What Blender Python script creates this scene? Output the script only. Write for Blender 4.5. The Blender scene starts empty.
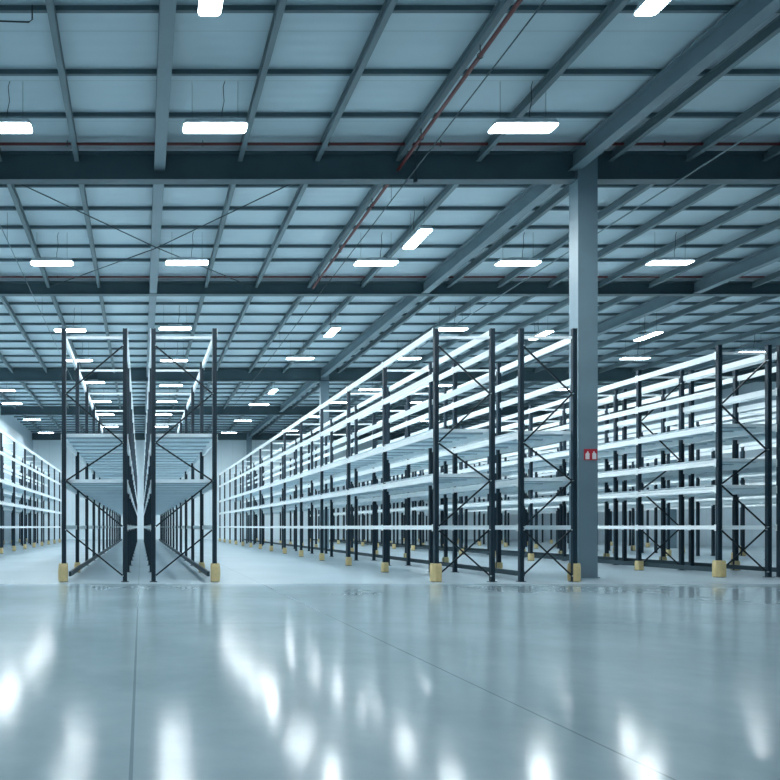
import bpy, math, random
from mathutils import Vector, Matrix
random.seed(4)
S = bpy.context.scene
COL = S.collection
F = 665.0          # focal length in pixels of the 780 px frame
EYE = 1.10         # camera height
VX, VY = 141.0, 526.8

# ------------------------------------------------------------------ materials
def nt(name):
    m = bpy.data.materials.new(name); m.use_nodes = True
    t = m.node_tree; b = t.nodes['Principled BSDF']
    return m, t, b
def paint(name, col, rough=.5, metal=0.0, var=.12, scale=3.0, bump=0.0):
    m, t, b = nt(name)
    n = t.nodes.new('ShaderNodeTexNoise'); n.inputs['Scale'].default_value = scale; n.inputs['Detail'].default_value = 5
    g = t.nodes.new('ShaderNodeTexCoord'); t.links.new(g.outputs['Object'], n.inputs['Vector'])
    r = t.nodes.new('ShaderNodeValToRGB')
    r.color_ramp.elements[0].position = .3; r.color_ramp.elements[1].position = .75
    r.color_ramp.elements[0].color = tuple(c*(1-var) for c in col)+(1,)
    r.color_ramp.elements[1].color = tuple(min(1, c*(1+var)) for c in col)+(1,)
    t.links.new(n.outputs['Fac'], r.inputs['Fac']); t.links.new(r.outputs['Color'], b.inputs['Base Color'])
    b.inputs['Roughness'].default_value = rough; b.inputs['Metallic'].default_value = metal
    if bump:
        u = t.nodes.new('ShaderNodeBump'); u.inputs['Strength'].default_value = bump; u.inputs['Distance'].default_value = .01
        t.links.new(n.outputs['Fac'], u.inputs['Height']); t.links.new(u.outputs['Normal'], b.inputs['Normal'])
    return m
def emit(name, col, s):
    m, t, b = nt(name)
    b.inputs['Base Color'].default_value = col+(1,)
    b.inputs['Emission Color'].default_value = col+(1,); b.inputs['Emission Strength'].default_value = s
    return m
M = {
 'navy': paint('navy_powder_coat', (.006, .025, .042), .5, .0, .2, 6),
 'brace': paint('dark_steel', (.007, .018, .025), .45, .2, .2, 8),
 'beam': paint('white_enamel', (.88, .95, .975), .32, 0, .04, 2),
 'deck': paint('zinc_sheet', (.78, .89, .94), .4, 0, .06, 4),
 'bar': paint('deck_bar', (.38, .48, .54), .5),
 'guard': paint('yellow_plastic', (.66, .53, .27), .5, 0, .12, 14),
 'bolt': paint('zinc_bolt', (.6, .7, .75), .3, .6),
 'rail': paint('slate_rail', (.03, .06, .075), .5, .2),
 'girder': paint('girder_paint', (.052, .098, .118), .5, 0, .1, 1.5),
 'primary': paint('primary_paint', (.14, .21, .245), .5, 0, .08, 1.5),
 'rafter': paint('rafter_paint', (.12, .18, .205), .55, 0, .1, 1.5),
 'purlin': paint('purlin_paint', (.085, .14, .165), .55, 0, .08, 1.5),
 'column': paint('column_paint', (.17, .25, .295), .45, 0, .05, 2),
 'red': paint('sprinkler_red', (.10, .016, .018), .45, 0, .15, 5),
 'conduit': paint('zinc_conduit', (.16, .23, .26), .6, 0),
 'wire': paint('wire_black', (.02, .03, .035), .6),
 'housing': paint('lamp_housing', (.6, .7, .75), .4),
 'sign': paint('sign_red', (.50, .02, .04), .4, 0, .05),
 'signw': paint('sign_white', (.85, .80, .82), .4, 0, .02),
 'lamp': emit('lamp_diffuser', (.88, .965, 1.0), 10.0),
}
M['lamp'].cycles.emission_sampling = 'NONE'
def m_floor():
    m, t, b = nt('polished_concrete'); L = t.links.new; N = t.nodes.new
    tc = N('ShaderNodeTexCoord')
    def noise(sc, det, vec=(1, 1, 1), ro=.6):
        mp = N('ShaderNodeMapping'); mp.inputs['Scale'].default_value = vec
        L(tc.outputs['Object'], mp.inputs['Vector'])
        n = N('ShaderNodeTexNoise'); n.inputs['Scale'].default_value = sc; n.inputs['Detail'].default_value = det
        n.inputs['Roughness'].default_value = ro
        L(mp.outputs['Vector'], n.inputs['Vector']); return n
    a = noise(.45, 6, (1, 1, 1)); c = noise(6, 6, (1, 1, 1), .65)
    mix = N('ShaderNodeMath'); mix.operation = 'MULTIPLY_ADD'; L(c.outputs['Fac'], mix.inputs[0]); mix.inputs[1].default_value = .16
    L(a.outputs['Fac'], mix.inputs[2])
    r = N('ShaderNodeValToRGB'); r.color_ramp.elements[0].position = .40; r.color_ramp.elements[1].position = .78
    r.color_ramp.elements[0].color = (.205, .285, .32, 1); r.color_ramp.elements[1].color = (.30, .39, .43, 1)
    L(mix.outputs[0], r.inputs['Fac'])
    sp = N('ShaderNodeSeparateXYZ'); L(tc.outputs['Object'], sp.inputs[0])
    def line(out, x0, w):
        s = N('ShaderNodeMath'); s.operation = 'SUBTRACT'; L(sp.outputs[out], s.inputs[0]); s.inputs[1].default_value = x0
        ab = N('ShaderNodeMath'); ab.operation = 'ABSOLUTE'; L(s.outputs[0], ab.inputs[0])
        l = N('ShaderNodeMath'); l.operation = 'LESS_THAN'; L(ab.outputs[0], l.inputs[0]); l.inputs[1].default_value = w
        return l.outputs[0]
    # the slab under the racks is matt sealed concrete, the slab in front of them is polished
    zg = N('ShaderNodeMapRange'); zg.interpolation_type = 'SMOOTHSTEP'; L(sp.outputs['Y'], zg.inputs['Value']); zg.inputs['From Min'].default_value = 12.1; zg.inputs['From Max'].default_value = 13.3
    matt = N('ShaderNodeValToRGB'); matt.color_ramp.elements[0].position = .40; matt.color_ramp.elements[1].position = .78
    matt.color_ramp.elements[0].color = (.30, .39, .435, 1); matt.color_ramp.elements[1].color = (.41, .50, .55, 1)
    L(mix.outputs[0], matt.inputs['Fac'])
    zone = N('ShaderNodeMix'); zone.data_type = 'RGBA'; L(zg.outputs[0], zone.inputs['Factor'])
    L(r.outputs['Color'], zone.inputs['A']); L(matt.outputs['Color'], zone.inputs['B'])
    ls = [line('X', -.045, .009), line('X', 2.32, .008), line('Y', 7.6, .008), line('X', 11.2, .008), line('Y', 13.1, .012), line('Y', 26, .012), line('X', -4.6, .008)]
    acc = ls[0]
    for l in ls[1:]:
        mx = N('ShaderNodeMath'); mx.operation = 'MAXIMUM'; L(acc, mx.inputs[0]); L(l, mx.inputs[1]); acc = mx.outputs[0]
    k = N('ShaderNodeMath'); k.operation = 'MULTIPLY'; L(acc, k.inputs[0]); k.inputs[1].default_value = .62
    mc = N('ShaderNodeMix'); mc.data_type = 'RGBA'; L(k.outputs[0], mc.inputs['Factor']); L(zone.outputs['Result'], mc.inputs['A'])
    mc.inputs['B'].default_value = (.10, .15, .18, 1)
    L(mc.outputs['Result'], b.inputs['Base Color'])
    rr = N('ShaderNodeMapRange'); rr.inputs['From Min'].default_value = .3; rr.inputs['From Max'].default_value = .7
    rr.inputs['To Min'].default_value = .125; rr.inputs['To Max'].default_value = .155
    L(a.outputs['Fac'], rr.inputs['Value']); 
    ra = N('ShaderNodeMath'); ra.operation = 'MULTIPLY_ADD'; L(zg.outputs[0], ra.inputs[0]); ra.inputs[1].default_value = .20
    L(rr.outputs['Result'], ra.inputs[2]); L(ra.outputs[0], b.inputs['Roughness'])
    bp = N('ShaderNodeBump'); bp.inputs['Strength'].default_value = .02; bp.inputs['Distance'].default_value = .002
    b.inputs['Specular IOR Level'].default_value = .1
    return m
def m_sheet(name, col, axis, period, rough=.55):
    m, t, b = nt(name); L = t.links.new; N = t.nodes.new
    tc = N('ShaderNodeTexCoord'); sp = N('ShaderNodeSeparateXYZ'); L(tc.outputs['Object'], sp.inputs[0])
    n = N('ShaderNodeTexNoise'); n.inputs['Scale'].default_value = .8; n.inputs['Detail'].default_value = 4; L(tc.outputs['Object'], n.inputs['Vector'])
    r = N('ShaderNodeValToRGB'); r.color_ramp.elements[0].color = tuple(c*.92 for c in col)+(1,); r.color_ramp.elements[1].color = tuple(c*1.06 for c in col)+(1,)
    L(n.outputs['Fac'], r.inputs['Fac'])
    d = N('ShaderNodeMath'); d.operation = 'PINGPONG'; L(sp.outputs[axis], d.inputs[0]); d.inputs[1].default_value = period/2
    l = N('ShaderNodeMath'); l.operation = 'LESS_THAN'; L(d.outputs[0], l.inputs[0]); l.inputs[1].default_value = .008
    mul = N('ShaderNodeMath'); mul.operation = 'MULTIPLY'; L(l.outputs[0], mul.inputs[0]); mul.inputs[1].default_value = .35
    mc = N('ShaderNodeMix'); mc.data_type = 'RGBA'; L(mul.outputs[0], mc.inputs['Factor']); L(r.outputs['Color'], mc.inputs['A'])
    mc.inputs['B'].default_value = tuple(c*.3 for c in col)+(1,)
    L(mc.outputs['Result'], b.inputs['Base Color'])
    w = N('ShaderNodeMath'); w.operation = 'SINE'
    k = N('ShaderNodeMath'); k.operation = 'MULTIPLY'; k.inputs[1].default_value = 2*math.pi/.25
    L(sp.outputs[axis], k.inputs[0]); L(k.outputs[0], w.inputs[0])
    bp = N('ShaderNodeBump'); bp.inputs['Strength'].default_value = .25; bp.inputs['Distance'].default_value = .006
    L(w.outputs[0], bp.inputs['Height']); L(bp.outputs['Normal'], b.inputs['Normal'])
    b.inputs['Roughness'].default_value = rough
    return m
M['floor'] = m_floor()
M['sheet'] = m_sheet('roof_sheet', (.42, .545, .60), 'Y', 1.22)
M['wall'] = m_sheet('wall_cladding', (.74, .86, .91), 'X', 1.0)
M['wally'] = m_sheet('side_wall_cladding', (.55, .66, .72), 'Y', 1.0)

# ------------------------------------------------------------------ mesh builder
class MB:
    def __init__(s): s.v = []; s.f = []; s.m = []
    def add(s, vs, fs, mi=0):
        o = len(s.v); s.v += [tuple(v) for v in vs]; s.f += [tuple(i+o for i in f) for f in fs]; s.m += [mi]*len(fs); return s
    def box(s, x0, x1, y0, y1, z0, z1, mi=0):
        vs = [(x, y, z) for x in (x0, x1) for y in (y0, y1) for z in (z0, z1)]
        return s.add(vs, [(0,1,3,2),(4,6,7,5),(0,4,5,1),(2,3,7,6),(0,2,6,4),(1,5,7,3)], mi)
    def prism(s, poly, axis, a, b, mi=0, scale_b=1.0, cx=0, cy=0):
        n = len(poly); vs = []
        for t, k in ((a, 1.0), (b, scale_b)):
            for p, q in poly:
                p = cx+(p-cx)*k; q = cy+(q-cy)*k
                vs.append((t, p, q) if axis == 'X' else (p, t, q) if axis == 'Y' else (p, q, t))
        fs = [(i, (i+1) % n, n+(i+1) % n, n+i) for i in range(n)] + [tuple(range(n))[::-1], tuple(range(n, 2*n))]
        return s.add(vs, fs, mi)
    def tube(s, pts, r, n=8, mi=0):
        pts = [Vector(p) for p in pts]; vs = []; fs = []
        for i, p in enumerate(pts):
            d = (pts[min(i+1, len(pts)-1)]-pts[max(i-1, 0)]).normalized()
            u = d.cross(Vector((0, 0, 1)) if abs(d.z) < .9 else Vector((1, 0, 0))).normalized(); w = d.cross(u)
            for k in range(n):
                a = 2*math.pi*k/n; vs.append(p+u*math.cos(a)*r+w*math.sin(a)*r)
        for i in range(len(pts)-1):
            for k in range(n): fs.append((i*n+k, i*n+(k+1) % n, (i+1)*n+(k+1) % n, (i+1)*n+k))
        fs += [tuple(range(n))[::-1], tuple(range((len(pts)-1)*n, len(pts)*n))]
        return s.add(vs, fs, mi)
    def bar(s, p, q, w, h, mi=0):
        """flat bar between two points in an XZ plane: w across, h along Y"""
        p = Vector(p); q = Vector(q); d = (q-p).normalized(); y = Vector((0, 1, 0)); u = d.cross(y).normalized()
        vs = [e+u*a*w/2+y*b*h/2 for e in (p, q) for a, b in ((-1,-1),(1,-1),(1,1),(-1,1))]
        return s.add(vs, [(0,1,2,3),(7,6,5,4),(0,4,5,1),(1,5,6,2),(2,6,7,3),(3,7,4,0)], mi)
    def mesh(s, name, mats, bevel=0):
        me = bpy.data.meshes.new(name); me.from_pydata(s.v, [], s.f)
        for k in mats: me.materials.append(M[k])
        me.polygons.foreach_set('material_index', s.m)
        import bmesh
        bm = bmesh.new(); bm.from_mesh(me); bmesh.ops.recalc_face_normals(bm, faces=bm.faces)
        if bevel: bmesh.ops.bevel(bm, geom=bm.edges[:], offset=bevel, segments=2, affect='EDGES', profile=.6)
        bm.to_mesh(me); bm.free(); me.update()
        return me
def put(name, me, parent=None, loc=(0, 0, 0), rz=0):
    o = bpy.data.objects.new(name, me); COL.objects.link(o); o.location = loc; o.rotation_euler = (0, 0, rz)
    if parent is not None: o.parent = parent
    return o
def tag(o, label=None, cat=None, group=None, kind=None):
    if label: o['label'] = label
    if cat: o['category'] = cat
    if group: o['group'] = group
    if kind: o['kind'] = kind
    return o
def at(px, py, H):
    """world X and depth of the point seen at pixel (px, py) at height H above the eye"""
    d = H*F/(VY-py); return (px-VX)*d/F, d

# ------------------------------------------------------------------ hall shell
XL, XR, YF, YB, ZC = -9.4, 34.0, -11.0, 58.0, 9.285
floor = put('floor', MB().box(XL-.2, XR+.2, YF-.2, YB+.2, -.15, 0).mesh('floor', ['floor'])); tag(floor, 'polished blue-grey concrete warehouse floor', kind='structure')
w = put('wall_back', MB().box(XL, XR, YB, YB+.2, 0, ZC).mesh('wall_back', ['wall'])); tag(w, 'pale end wall far beyond the racks', kind='structure')
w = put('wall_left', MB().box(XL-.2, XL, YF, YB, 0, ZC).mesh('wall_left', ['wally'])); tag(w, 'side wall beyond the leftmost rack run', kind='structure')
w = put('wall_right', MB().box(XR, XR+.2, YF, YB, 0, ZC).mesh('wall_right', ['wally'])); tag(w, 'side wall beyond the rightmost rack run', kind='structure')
w = put('wall_front', MB().box(XL, XR, YF-.2, YF, 0, ZC).mesh('wall_front', ['wall'])); tag(w, 'wall behind the camera', kind='structure')
ceil = put('ceiling', MB().box(XL-.2, XR+.2, YF-.2, YB+.2, ZC, ZC+.15).mesh('ceiling', ['sheet'])); tag(ceil, 'pale roof sheeting carried on grey steel beams', kind='structure')

def ibeam(bw, z0, z1, tf=.03, tw=.03):
    w, t = bw/2, tw/2
    return [(-w, z0), (w, z0), (w, z0+tf), (t, z0+tf), (t, z1-tf), (w, z1-tf), (w, z1), (-w, z1), (-w, z1-tf), (-t, z1-tf), (-t, z0+tf), (-w, z0+tf)]
def shifted(poly, dx): return [(p+dx, q) for p, q in poly]
ZP = 8.1+EYE      # underside of the purlins
girders = [(-6, 7.5), (4.2, 7.5), (14.4, 7.47), (22.0, 7.66), (34.2, 7.48), (44.6, 7.5), (57.4, 7.5)]
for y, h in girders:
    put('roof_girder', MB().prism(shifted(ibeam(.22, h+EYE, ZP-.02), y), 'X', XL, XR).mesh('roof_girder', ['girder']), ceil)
for i in range(len(girders)-1):
    y0, y1 = girders[i][0]+.02, girders[i+1][0]-.02
    for X in (.40, 9.35, 18.3, 27.2):
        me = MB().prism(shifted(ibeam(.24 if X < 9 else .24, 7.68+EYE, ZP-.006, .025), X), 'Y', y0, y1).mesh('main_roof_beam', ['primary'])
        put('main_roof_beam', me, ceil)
ratios = [-1.06, -.83, -.61, -.385, -.175, .27, .48, .70, .92, 1.28, 1.49, 1.70, 1.91, 2.12, 2.55, 2.76, 2.97, 3.18, 3.62, 3.83, 4.04, 4.22]
for r in ratios:
    X = r*7.93
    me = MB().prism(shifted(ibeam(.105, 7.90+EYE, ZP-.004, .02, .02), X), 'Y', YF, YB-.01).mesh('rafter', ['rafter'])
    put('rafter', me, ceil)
pur = [10.36, 11.82, 13.06, 14.62, 15.76, 16.91, 17.98, 19.2, 20.2, 22.1, 22.85, 24.15, 25.4, 26.6, 27.85, 29.1, 30.3, 31.6]
y = 10.38-1.3
while y > YF: pur.insert(0, y); y -= 1.3
y = 31.6+1.25
while y < YB-.3: pur.append(y); y += 1.25
pm = MB().box(XL, XR, -.028, .028, 0, .012).box(XL, XR, -.028, -.020, .012, ZC-ZP-.012).box(XL, XR, -.028, .028, ZC-ZP-.012, ZC-ZP-.002).mesh('purlin', ['purlin'])
for y in pur: put('purlin', pm, ceil, (0, y+.10, ZP))

# cross bracing rods and roof conduits
def rod(name, pts, r, mat, label, cat, group=None):
    o = put(name, MB().tube(pts, r, 6).mesh(name, [mat])); tag(o, label, cat, group)
    if name == 'conduit':
        (x, a, z), (_, c, _) = pts; k = a+1.0
        while k < c: put('conduit_hanger', MB().tube([(x, k, z-.0), (x, k, ZC+.01)], .004, 5).mesh('conduit_hanger', ['wire']), o); k += 6.1
    return o
zr = 7.80+EYE
rod('brace_rod', [(-2.95, 14.9, zr), (.40, 18.2, zr-.15), (3.6, 21.6, zr)], .013, 'rail', 'thin roof bracing rod running from near left to far right behind the first girder', 'brace rod')
rod('brace_rod', [(3.6, 14.9, zr), (.40, 18.2, zr-.18), (-2.95, 21.6, zr)], .013, 'rail', 'thin roof bracing rod running from near right to far left behind the first girder', 'brace rod')
rod('conduit', [(-.47*7.4, -2, 7.446+EYE), (-.47*7.4, 44, 7.446+EYE)], .013, 'conduit', 'thin pale conduit under the roof on the left beyond the upright tops', 'conduit')
rod('conduit', [(1.565*7.4, -2, 7.446+EYE), (1.565*7.4, 44, 7.446+EYE)], .017, 'conduit', 'thin pale conduit under the roof just right of the big column', 'conduit')
rod('conduit', [(5.72, 2, 7.452+EYE), (5.72, 44, 7.452+EYE)], .012, 'rail', 'thin conduit running beside the long red sprinkler pipe', 'conduit')
def pipe(pts, r, label, hang):
    root = put('sprinkler_pipe', MB().tube(pts, r, 12).mesh('sprinkler_pipe', ['red'])); tag(root, label, 'sprinkler pipe')
    for hx, hy, hz in hang:
        b = MB().tube([(hx, hy, hz+.03), (hx, hy, ZP+.02)], .010, 6)
        ring = [(hx+math.cos(a)*(r+.012)*(1 if pts[0][0] == pts[-1][0] else 0), hy+(0 if pts[0][0] == pts[-1][0] else math.cos(a)*(r+.012)), hz+math.sin(a)*(r+.012)) for a in [k*math.pi/6 for k in range(13)]]
        b.tube(ring, .008, 5)
        put('pipe_hanger', b.mesh('pipe_hanger', ['wire']), root)
    return root
zp1 = (VY-144)*13.98/F+EYE
front_pipe = pipe([(XL+.1, 13.98, zp1), (XR-.1, 13.98, zp1)], .030, 'red sprinkler pipe running crosswise along the first roof girder', [(x, 13.98, zp1) for x in (-6.5, -1.55, 1.3, 3.95, 6.3, 11.0, 14.7, 19, 24)])
zp2 = (VY-277)*21.55/F+EYE
pipe([(XL+.1, 21.55, zp2), (XR-.1, 21.55, zp2)], .030, 'red sprinkler pipe running crosswise along the second roof girder', [(x, 21.55, zp2) for x in (-6.5, -2.7, 2.4, 6.0, 10.0, 14.0, 20.5, 26)])
pipe([(.722*7.70, -4, 7.72+EYE), (.722*7.70, 21.5, 7.72+EYE)], .036, 'long red sprinkler pipe running away from the camera under a rafter', [(.722*7.70, y, 7.72+EYE) for y in (8.5, 10.9, 13.2, 16.0, 18.6, 20.8)])
put('drop_pipe', MB().tube([(5.88, 13.98, zp1), (5.88, 14.20, zp1-.03), (5.88, 14.25, zp1-.12), (5.88, 14.25, 7.44+EYE)], .020, 8).tube([(5.88, 14.25, 7.44+EYE), (5.88, 14.25, 7.37+EYE)], .045, 8).mesh('drop_pipe', ['rail']), front_pipe)
tag(put('cable_loop', MB().tube([(-2.9, 10.33, 7.88+EYE), (-1.74, 10.33, 7.84+EYE), (-1.69, 10.33, 7.88+EYE), (-1.69, 10.33, ZP)], .012, 6).mesh('cable_loop', ['wire'])), 'thin dark cable bent up to the roof in the top left corner', 'cable')

# ------------------------------------------------------------------ columns
def column(X, Yc, label, hw=.21, hd=.15, base=True):
    b = MB().prism([(X-hw, Yc-hd), (X+hw, Yc-hd), (X+hw, Yc-hd+.025), (X+.02, Yc-hd+.025), (X+.02, Yc+hd-.025), (X+hw, Yc+hd-.025), (X+hw, Yc+hd), (X-hw, Yc+hd), (X-hw, Yc+hd-.025), (X-hw+.0, Yc-hd+.025)], 'Z', 0, ZP-.01)
    c = put('column', b.mesh('column', ['column'])); tag(c, label, kind='structure')
    p = put('base_plate', MB().box(X-hw-.03, X+hw+.03, Yc-hd-.03, Yc+hd+.03, 0, .02).mesh('base_plate', ['column']), c)
    return c
column(9.59, 14.42, 'big blue-grey steel column beside the front of the second rack island')
column(9.45, 34.3, 'grey steel column rising behind the second rack island')
column(9.3, 57.2, 'grey steel column against the far end wall')
column(27.3, 34.3, 'grey steel column among the racks on the far right')
column(27.3, 14.42, 'grey steel column outside the frame to the right')

# pictogram sign on the column face
sx, sy, sz = (591-VX)*14.25/F, 14.262, EYE+(VY-454.5)*14.25/F
sr = put('fire_equipment_sign', MB().box(-.142, .142, -.006, .006, -.12, .12).mesh('fire_equipment_sign', ['sign'], .003), None, (sx, sy, sz))
tag(sr, 'small red sign with two white pictograms on the big column', 'sign')
g = MB()
g.prism([(-.115, -.10), (-.03, -.10), (-.03, .015), (-.05, .045), (-.085, .045), (-.115, .015)], 'Y', -.010, -.006)
g.box(-.078, -.055, -.010, -.006, .045, .070)
put('extinguisher_pictogram', g.mesh('extinguisher_pictogram', ['signw']), sr)
g = MB()
g.prism([(.03, -.10), (.115, -.10), (.115, .015), (.085, .045), (.05, .045), (.03, .015)], 'Y', -.010, -.006)
g.box(.055, .078, -.010, -.006, .045, .070)
put('alarm_pictogram', g.mesh('alarm_pictogram', ['signw']), sr)

# ------------------------------------------------------------------ lights
LW, LD, LT = 1.18, .34, .07
def rounded(w, d, r, n=4):
    pts = []
    for cx, cy, a0 in ((w/2-r, d/2-r, 0), (-w/2+r, d/2-r, 90), (-w/2+r, -d/2+r, 180), (w/2-r, -d/2+r, 270)):
        for k in range(n+1):
            a = math.radians(a0+90*k/n); pts.append((cx+r*math.cos(a), cy+r*math.sin(a)))
    return pts
hm = MB().prism(rounded(LW, LD, .08), 'Z', -.005, .03).prism(rounded(LW*.94, LD*.86, .05), 'Z', 0.03, .075).box(-.25, .25, -.07, .07, .075, .13).mesh('housing', ['housing'])
dm = MB().prism(rounded(LW-.02, LD-.02, .07), 'Z', -.012, -.0055).mesh('diffuser', ['lamp'])
WL = ZC-(7.325+EYE)-.13-.001
wm = MB().tube([(0, 0, .07), (0, 0, WL+.12)], .0035, 5).mesh('suspension_wire', ['wire'])
cm = MB().tube([(0, 0, .12), (.01, .02, .3), (.05, .02, .5), (.03, 0, .75), (.06, 0, WL+.12)], .007, 5).mesh('power_cable', ['wire'])
AL = bpy.data.lights.new('lamp_light', 'AREA'); AL.shape = 'RECTANGLE'; AL.size = LW-.05; AL.size_y = LD-.05
AL.energy = 42; AL.color = (.88, .965, 1.0)
def lamp(X, Y, rz, label, group):
    root = put('ceiling_light', None, None, (X, Y, 7.325+EYE), rz); tag(root, label, 'ceiling light', group)
    put('housing', hm, root); put('diffuser', dm, root)
    for s in (-.42, .42): put('suspension_wire', wm, root, (s, 0, 0))
    put('power_cable', cm, root, (.12, 0, 0))
    put('lamp_light', AL, root, (0, 0, -.0135))
H90 = math.pi/2
def L(px, py, rz=0):
    o = VY-py; d = 7.3*F/o; return ((px-VX)*d/F, d, rz)
rows = [
 ('lamps cut by the top edge', [L(213.5, -16, H90), L(676, -16, H90)]),
 ('lamps before the first roof girder', [L(0, 129), L(215, 129), L(523, 129)]),
 ('lamps before the second roof girder', [L(52, 264), L(187, 263.5), L(376, 264), L(518, 264), L(670, 263.5)]),
 ('lengthwise lamp behind the first girder', [L(417, 240, H90)]),
 ('lamps just behind the second roof girder', [L(70, 331), L(175, 329), L(332, 333, H90), L(451, 330), L(541, 336, H90), L(648, 337, H90), L(751, 353)]),
 ('lamps well behind the second roof girder', [L(79, 361), L(174, 361), L(300, 359), L(407, 359), L(635, 359)]),
 ('lamps around the third roof girder', [L(4, 391), L(93, 383), L(171, 386), L(273, 392, H90), L(370, 390), L(440, 386), L(560, 390)]),
 ('lamps beyond the third roof girder', [L(12, 404), L(101, 402), L(167, 402), L(259, 405), L(338, 403), L(420, 403)]),
 ('lamps before the fourth roof girder', [L(32, 420), L(105, 415), L(163, 415), L(243, 421), L(313, 417)]),
 ('lamps near the far end wall', [L(46, 433), L(110, 427), L(160, 427), L(229, 433), L(290, 431)]),
]
nth = ['leftmost', 'second from left', 'third from left', 'fourth from left', 'fifth from left', 'sixth from left', 'seventh from left']
for rn, ls in rows:
    for k, (X, Y, rz) in enumerate(ls):
        if len(ls) == 1: lab = 'bright white ceiling light turned lengthwise, alone behind the first roof girder'
        else: lab = 'white ceiling light, %s of the %s' % (nth[k], rn)
        lamp(X, Y, rz, lab, 'suspended ceiling lights')
off = [(-7.3, 12), (-7.3, 20), (-7.3, 28), (-2.6, 4), (-2.6, -4), (4, -4), (12, 3), (21.9, 21), (29.5, 27), (29, 18), (24, 36), (29, 44), (20, 46)]
for k, (X, Y) in enumerate(off):
    lamp(X, Y, 0, 'bright white ceiling light hanging outside the edges of the photo', 'ceiling lights out of frame')

# ------------------------------------------------------------------ racks
TOP = 5.06
cache = {}
def cm_(key, fn):
    if key not in cache: cache[key] = fn()
    return cache[key]
def post_mesh():
    w, d, g_, gd = .043, .036, .013, .013
    poly = [(-w, -d), (-g_, -d), (-g_, -d+gd), (g_, -d+gd), (g_, -d), (w, -d), (w, d), (g_, d), (g_, d-gd), (-g_, d-gd), (-g_, d), (-w, d)]
    return MB().prism(poly, 'Z', .012, TOP).mesh('post', ['navy'])
def foot_mesh(): return MB().box(-.075, .075, -.06, .06, 0, .012).mesh('foot_plate', ['brace'], .003)
def guard_mesh(w, h):
    # U-shaped guard, open towards +X, around a post at the origin
    o, t = w/2, .022
    poly = [(.07, -o), (-.05, -o), (-o, -.05), (-o, .05), (-.05, o), (.07, o), (.07, o-t), (-.045, o-t), (-o+t, .045), (-o+t, -.045), (-.045, -o+t), (.07, -o+t)]
    b = MB().prism(poly, 'Z', .013, h*.82).prism(poly, 'Z', h*.82, h, scale_b=.90)
    for s in (-1, 1): b.box(-.03, .03, s*(o+.004)-.004, s*(o+.004)+.004, h*.15, h*.7)
    b.box(-o-.008, -o, -.03, .03, h*.15, h*.7)
    return b.mesh('rack_guard', ['guard'])
def tie_mesh(W, z0, z1, mat, name):
    return MB().box(.05, W-.05, -.018, .018, z0, z1).mesh(name, [mat])
ZZ = [4.72, 3.76, 2.78, 2.02, 1.10]
def brace_specs(W, start):
    """start = 0: zigzag begins at x=0 post, 1: at x=W"""
    out = []; s = start
    for a, b in zip(ZZ, ZZ[1:]):
        xa, xb = (.04, W-.04) if s == 0 else (W-.04, .04)
        out.append(((xa, 0, a), (xb, 0, b))); s = 1-s
    out.append(((.04, .0, 1.04), (W-.04, .0, .12))); out.append(((W-.04, .024, 1.04), (.04, .024, .12)))
    return out
def brace_mesh(specs, name='brace'):
    b = MB()
    for p, q in specs:
        b.bar(p, q, .030, .018, 0)
        for e in (p, q): b.tube([(e[0], e[1]-.012, e[2]), (e[0], e[1]-.050, e[2])], .013, 8, 1)
    return b.mesh(name, ['brace', 'bolt'])
def beam_mesh(bay, h, side):
    # box beam along +Y outside the post faces, hooked connector plates at both ends
    # flush between the posts; (0 = plane of the post face), a lipped section with two shallow steps
    x0, x1 = (-.006, .044) if side < 0 else (-.044, .006)
    f, e = (x0, x1) if side < 0 else (x1, x0); q = .007 if side < 0 else -.007
    b = MB().prism([(f, -h/2), (f, -h*.14), (f+q, -h*.08), (f+q, h*.08), (f, h*.14), (f, h/2), (e, h/2), (e, -h/2)], 'Y', .042, bay-.042)
    for y0 in (.004, bay-.046):
        b.box(min(f, f-q*1.2), max(f, f-q*1.2), y0, y0+.042, -h/2-.03, h/2+.02)
    return b.mesh('shelf_beam', ['beam'])
def deck_mesh(W, bay):
    b = MB(); n = 4; y0 = .046; st = (bay-.092)/n
    for k in range(n):
        a = y0+k*st+.016; c = y0+(k+1)*st-.016
        b.box(-.045, W+.045, a, c, .028, .034)
        for e in (a, c-.012): b.box(.0, W-.0, e, e+.012, -.035, .028)
        m = (a+c)/2; b.box(-.045, W+.045, m-.03, m+.03, .018, .028)
    for k in range(4): b.box(.0, W, y0+(k+.5)*st-.035, y0+(k+.5)*st+.035, -.03, .017, 1)
    return b.mesh('deck_panel', ['deck', 'bar'])
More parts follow.
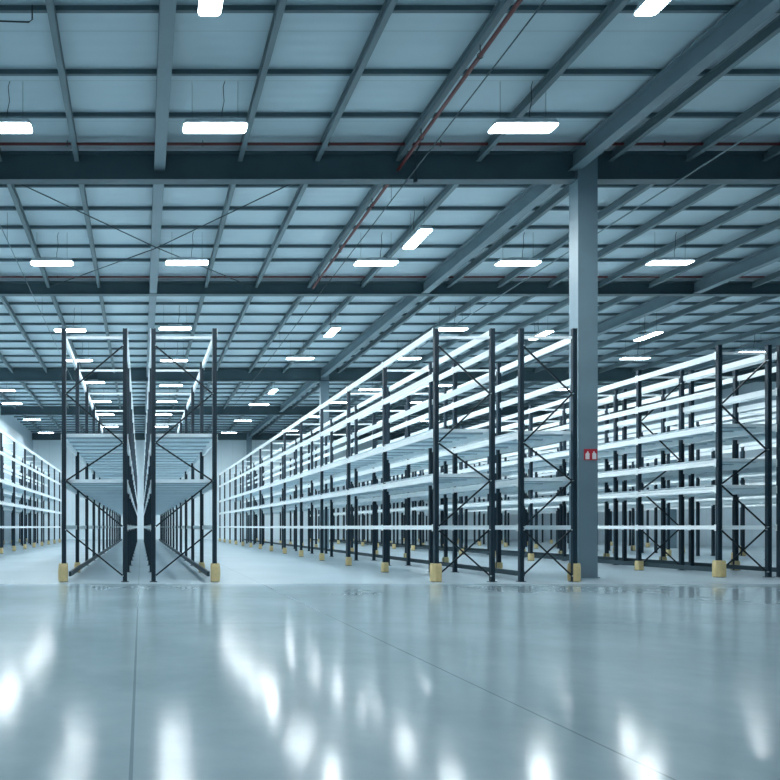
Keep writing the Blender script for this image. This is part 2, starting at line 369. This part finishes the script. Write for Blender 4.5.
def rack(x0, W, y0, bay, nb, beams, decks, aisle, start, label, group, rail=None, nbr=1, ng=99, xb=True):
    """x0: centre of its left post row; aisle -1/+1: side that faces the aisle (guards)"""
    root = put('pallet_rack', None, None, (x0, y0, 0)); tag(root, label, 'pallet rack', group)
    pm_ = cm_('post', post_mesh); fm = cm_('foot', foot_mesh)
    for i in range(nb+1):
        first = i == 0
        fr = put('upright_frame', None, root, (0, i*bay, 0))
        put('top_tie', cm_(('tt', W), lambda: tie_mesh(W, TOP-.20, TOP-.155, 'beam', 'top_tie')), fr)
        for x in (0, W):
            put('post', pm_, fr, (x, 0, 0)); put('foot_plate', fm, fr, (x, 0, 0))
        big = first
        gm = cm_(('guard', big), lambda: guard_mesh(.21 if big else .14,   .37 if big else .24))
        if i < ng: put('rack_guard', gm, fr, (0 if aisle < 0 else W, 0, 0), 0 if aisle < 0 else math.pi)
        sp = brace_specs(W, start)
        if not xb: sp = sp[:5] if start else sp[:4]+sp[5:]
        if i < nbr:
            for j, s_ in enumerate(sp): put('brace', cm_(('br', W, start, j, xb), lambda: brace_mesh([s_])), fr)
    cnt = 0; rest = MB()
    for i in range(nb):
        for z in beams:
            h = .09 if z < 1.2 else .125
            for side in (-1, 1):
                me = cm_(('beam', bay, h, side), lambda: beam_mesh(bay, h, side))
                x = -.05 if side < 0 else W+.05
                if cnt < 100:
                    put('shelf_beam', me, root, (x, i*bay, z)); cnt += 1
                else:
                    rest.add([(v.co.x+x, v.co.y+i*bay, v.co.z+z) for v in me.vertices], [tuple(p.vertices) for p in me.polygons])
        for z in decks:
            put('deck_panel', cm_(('deck', W, bay), lambda: deck_mesh(W, bay)), root, (0, i*bay, z+.0635))
    if rest.v: tag(put('shelf_beam', rest.mesh('shelf_beam', ['beam']), root), kind='stuff')
    if rail is not None:
        x = .11 if rail == 0 else W-.11
        put('floor_rail', MB().box(x-.025, x+.025, .1, nb*bay-.1, .10, .20).mesh('floor_rail', ['rail']), root)
    return root
G = 'long runs of empty pallet racking'
LA = [1.085, 1.955, 2.875, 4.99]
LB = [1.085, 2.07, 2.97, 4.11, 5.0]
LB2 = [1.085, 1.99, 2.93, 4.03, 4.88]
LC = [1.085, 1.92, 2.50, 3.26, 4.05, 4.84]
rack(-1.54, 1.22, 13.3, 2.8, 13, LA, [1.955, 2.875], -1, 1, 'dark blue pallet rack run just left of the narrow gap in the nearest island', G, 0, ng=2, xb=False)
rack(.25, 1.22, 13.3, 2.8, 13, LA, [1.955, 2.875], 1, 0, 'dark blue pallet rack run just right of the narrow gap in the nearest island', G, 1, ng=2, xb=False)
rack(5.90, 1.12, 13.3, 2.8, 13, LB, [2.07, 2.97], -1, 0, 'long pallet rack run with five white beam levels bordering the central aisle', G)
rack(7.60, 1.06, 13.3, 2.8, 13, LB2, [1.99, 2.93], 1, 0, 'long pallet rack run ending just in front of the big column', G, 0)
rack(12.60, 1.08, 14.5, 2.33, 15, LC, [1.92, 2.50, 3.26], -1, 1, 'pallet rack run with six white beam levels beyond the column', G, 0, nbr=2)
rack(13.93, 1.12, 14.5, 2.33, 15, LC, [1.92, 2.50, 3.26], 1, 0, 'pallet rack run backing onto the six-level run beyond the column', G, 0)
rack(19.9, 1.12, 19.5, 2.8, 11, LB, [2.07, 2.97], -1, 0, 'pallet rack run seen through the racks beyond the column', G)
rack(21.6, 1.12, 19.5, 2.8, 11, LB2, [1.99, 2.93], 1, 0, 'back-to-back pallet rack run seen through the racks beyond the column', G)
rack(27.2, 1.12, 24.5, 2.8, 9, LB, [2.07, 2.97], -1, 0, 'farthest right pallet rack run glimpsed near the side wall', G)
rack(-6.86, 1.12, 18.9, 2.8, 11, LB, [2.07, 2.97], 1, 1, 'pallet rack run at the left edge of the photo facing the aisle', G)
rack(-8.55, 1.12, 18.9, 2.8, 11, LB, [2.07, 2.97], -1, 1, 'pallet rack run at the left edge hidden behind the aisle-side run', G)

# ------------------------------------------------------------------ camera, world, colour
cd = bpy.data.cameras.new('camera'); cam = bpy.data.objects.new('camera', cd); COL.objects.link(cam)
cam.location = (0, 0, EYE); cam.rotation_euler = (math.pi/2, 0, 0)
cd.sensor_width = 36; cd.lens = F/780*36
cd.shift_x = (390-VX)/780; cd.shift_y = (VY-390)/780
cd.clip_end = 300
S.camera = cam
wd = bpy.data.worlds.new('world'); S.world = wd; wd.use_nodes = True
wd.node_tree.nodes['Background'].inputs['Color'].default_value = (.4, .6, .7, 1)
wd.node_tree.nodes['Background'].inputs['Strength'].default_value = .2
S.view_settings.view_transform = 'Standard'; S.view_settings.look = 'None'; S.view_settings.gamma = 1
S.view_settings.exposure = 1.70
S.cycles.use_denoising = True
S.cycles.use_adaptive_sampling = False; S.cycles.sample_clamp_indirect = 6; S.cycles.blur_glossy = 1.0
S.cycles.max_bounces = 10; S.cycles.diffuse_bounces = 6; S.cycles.glossy_bounces = 4
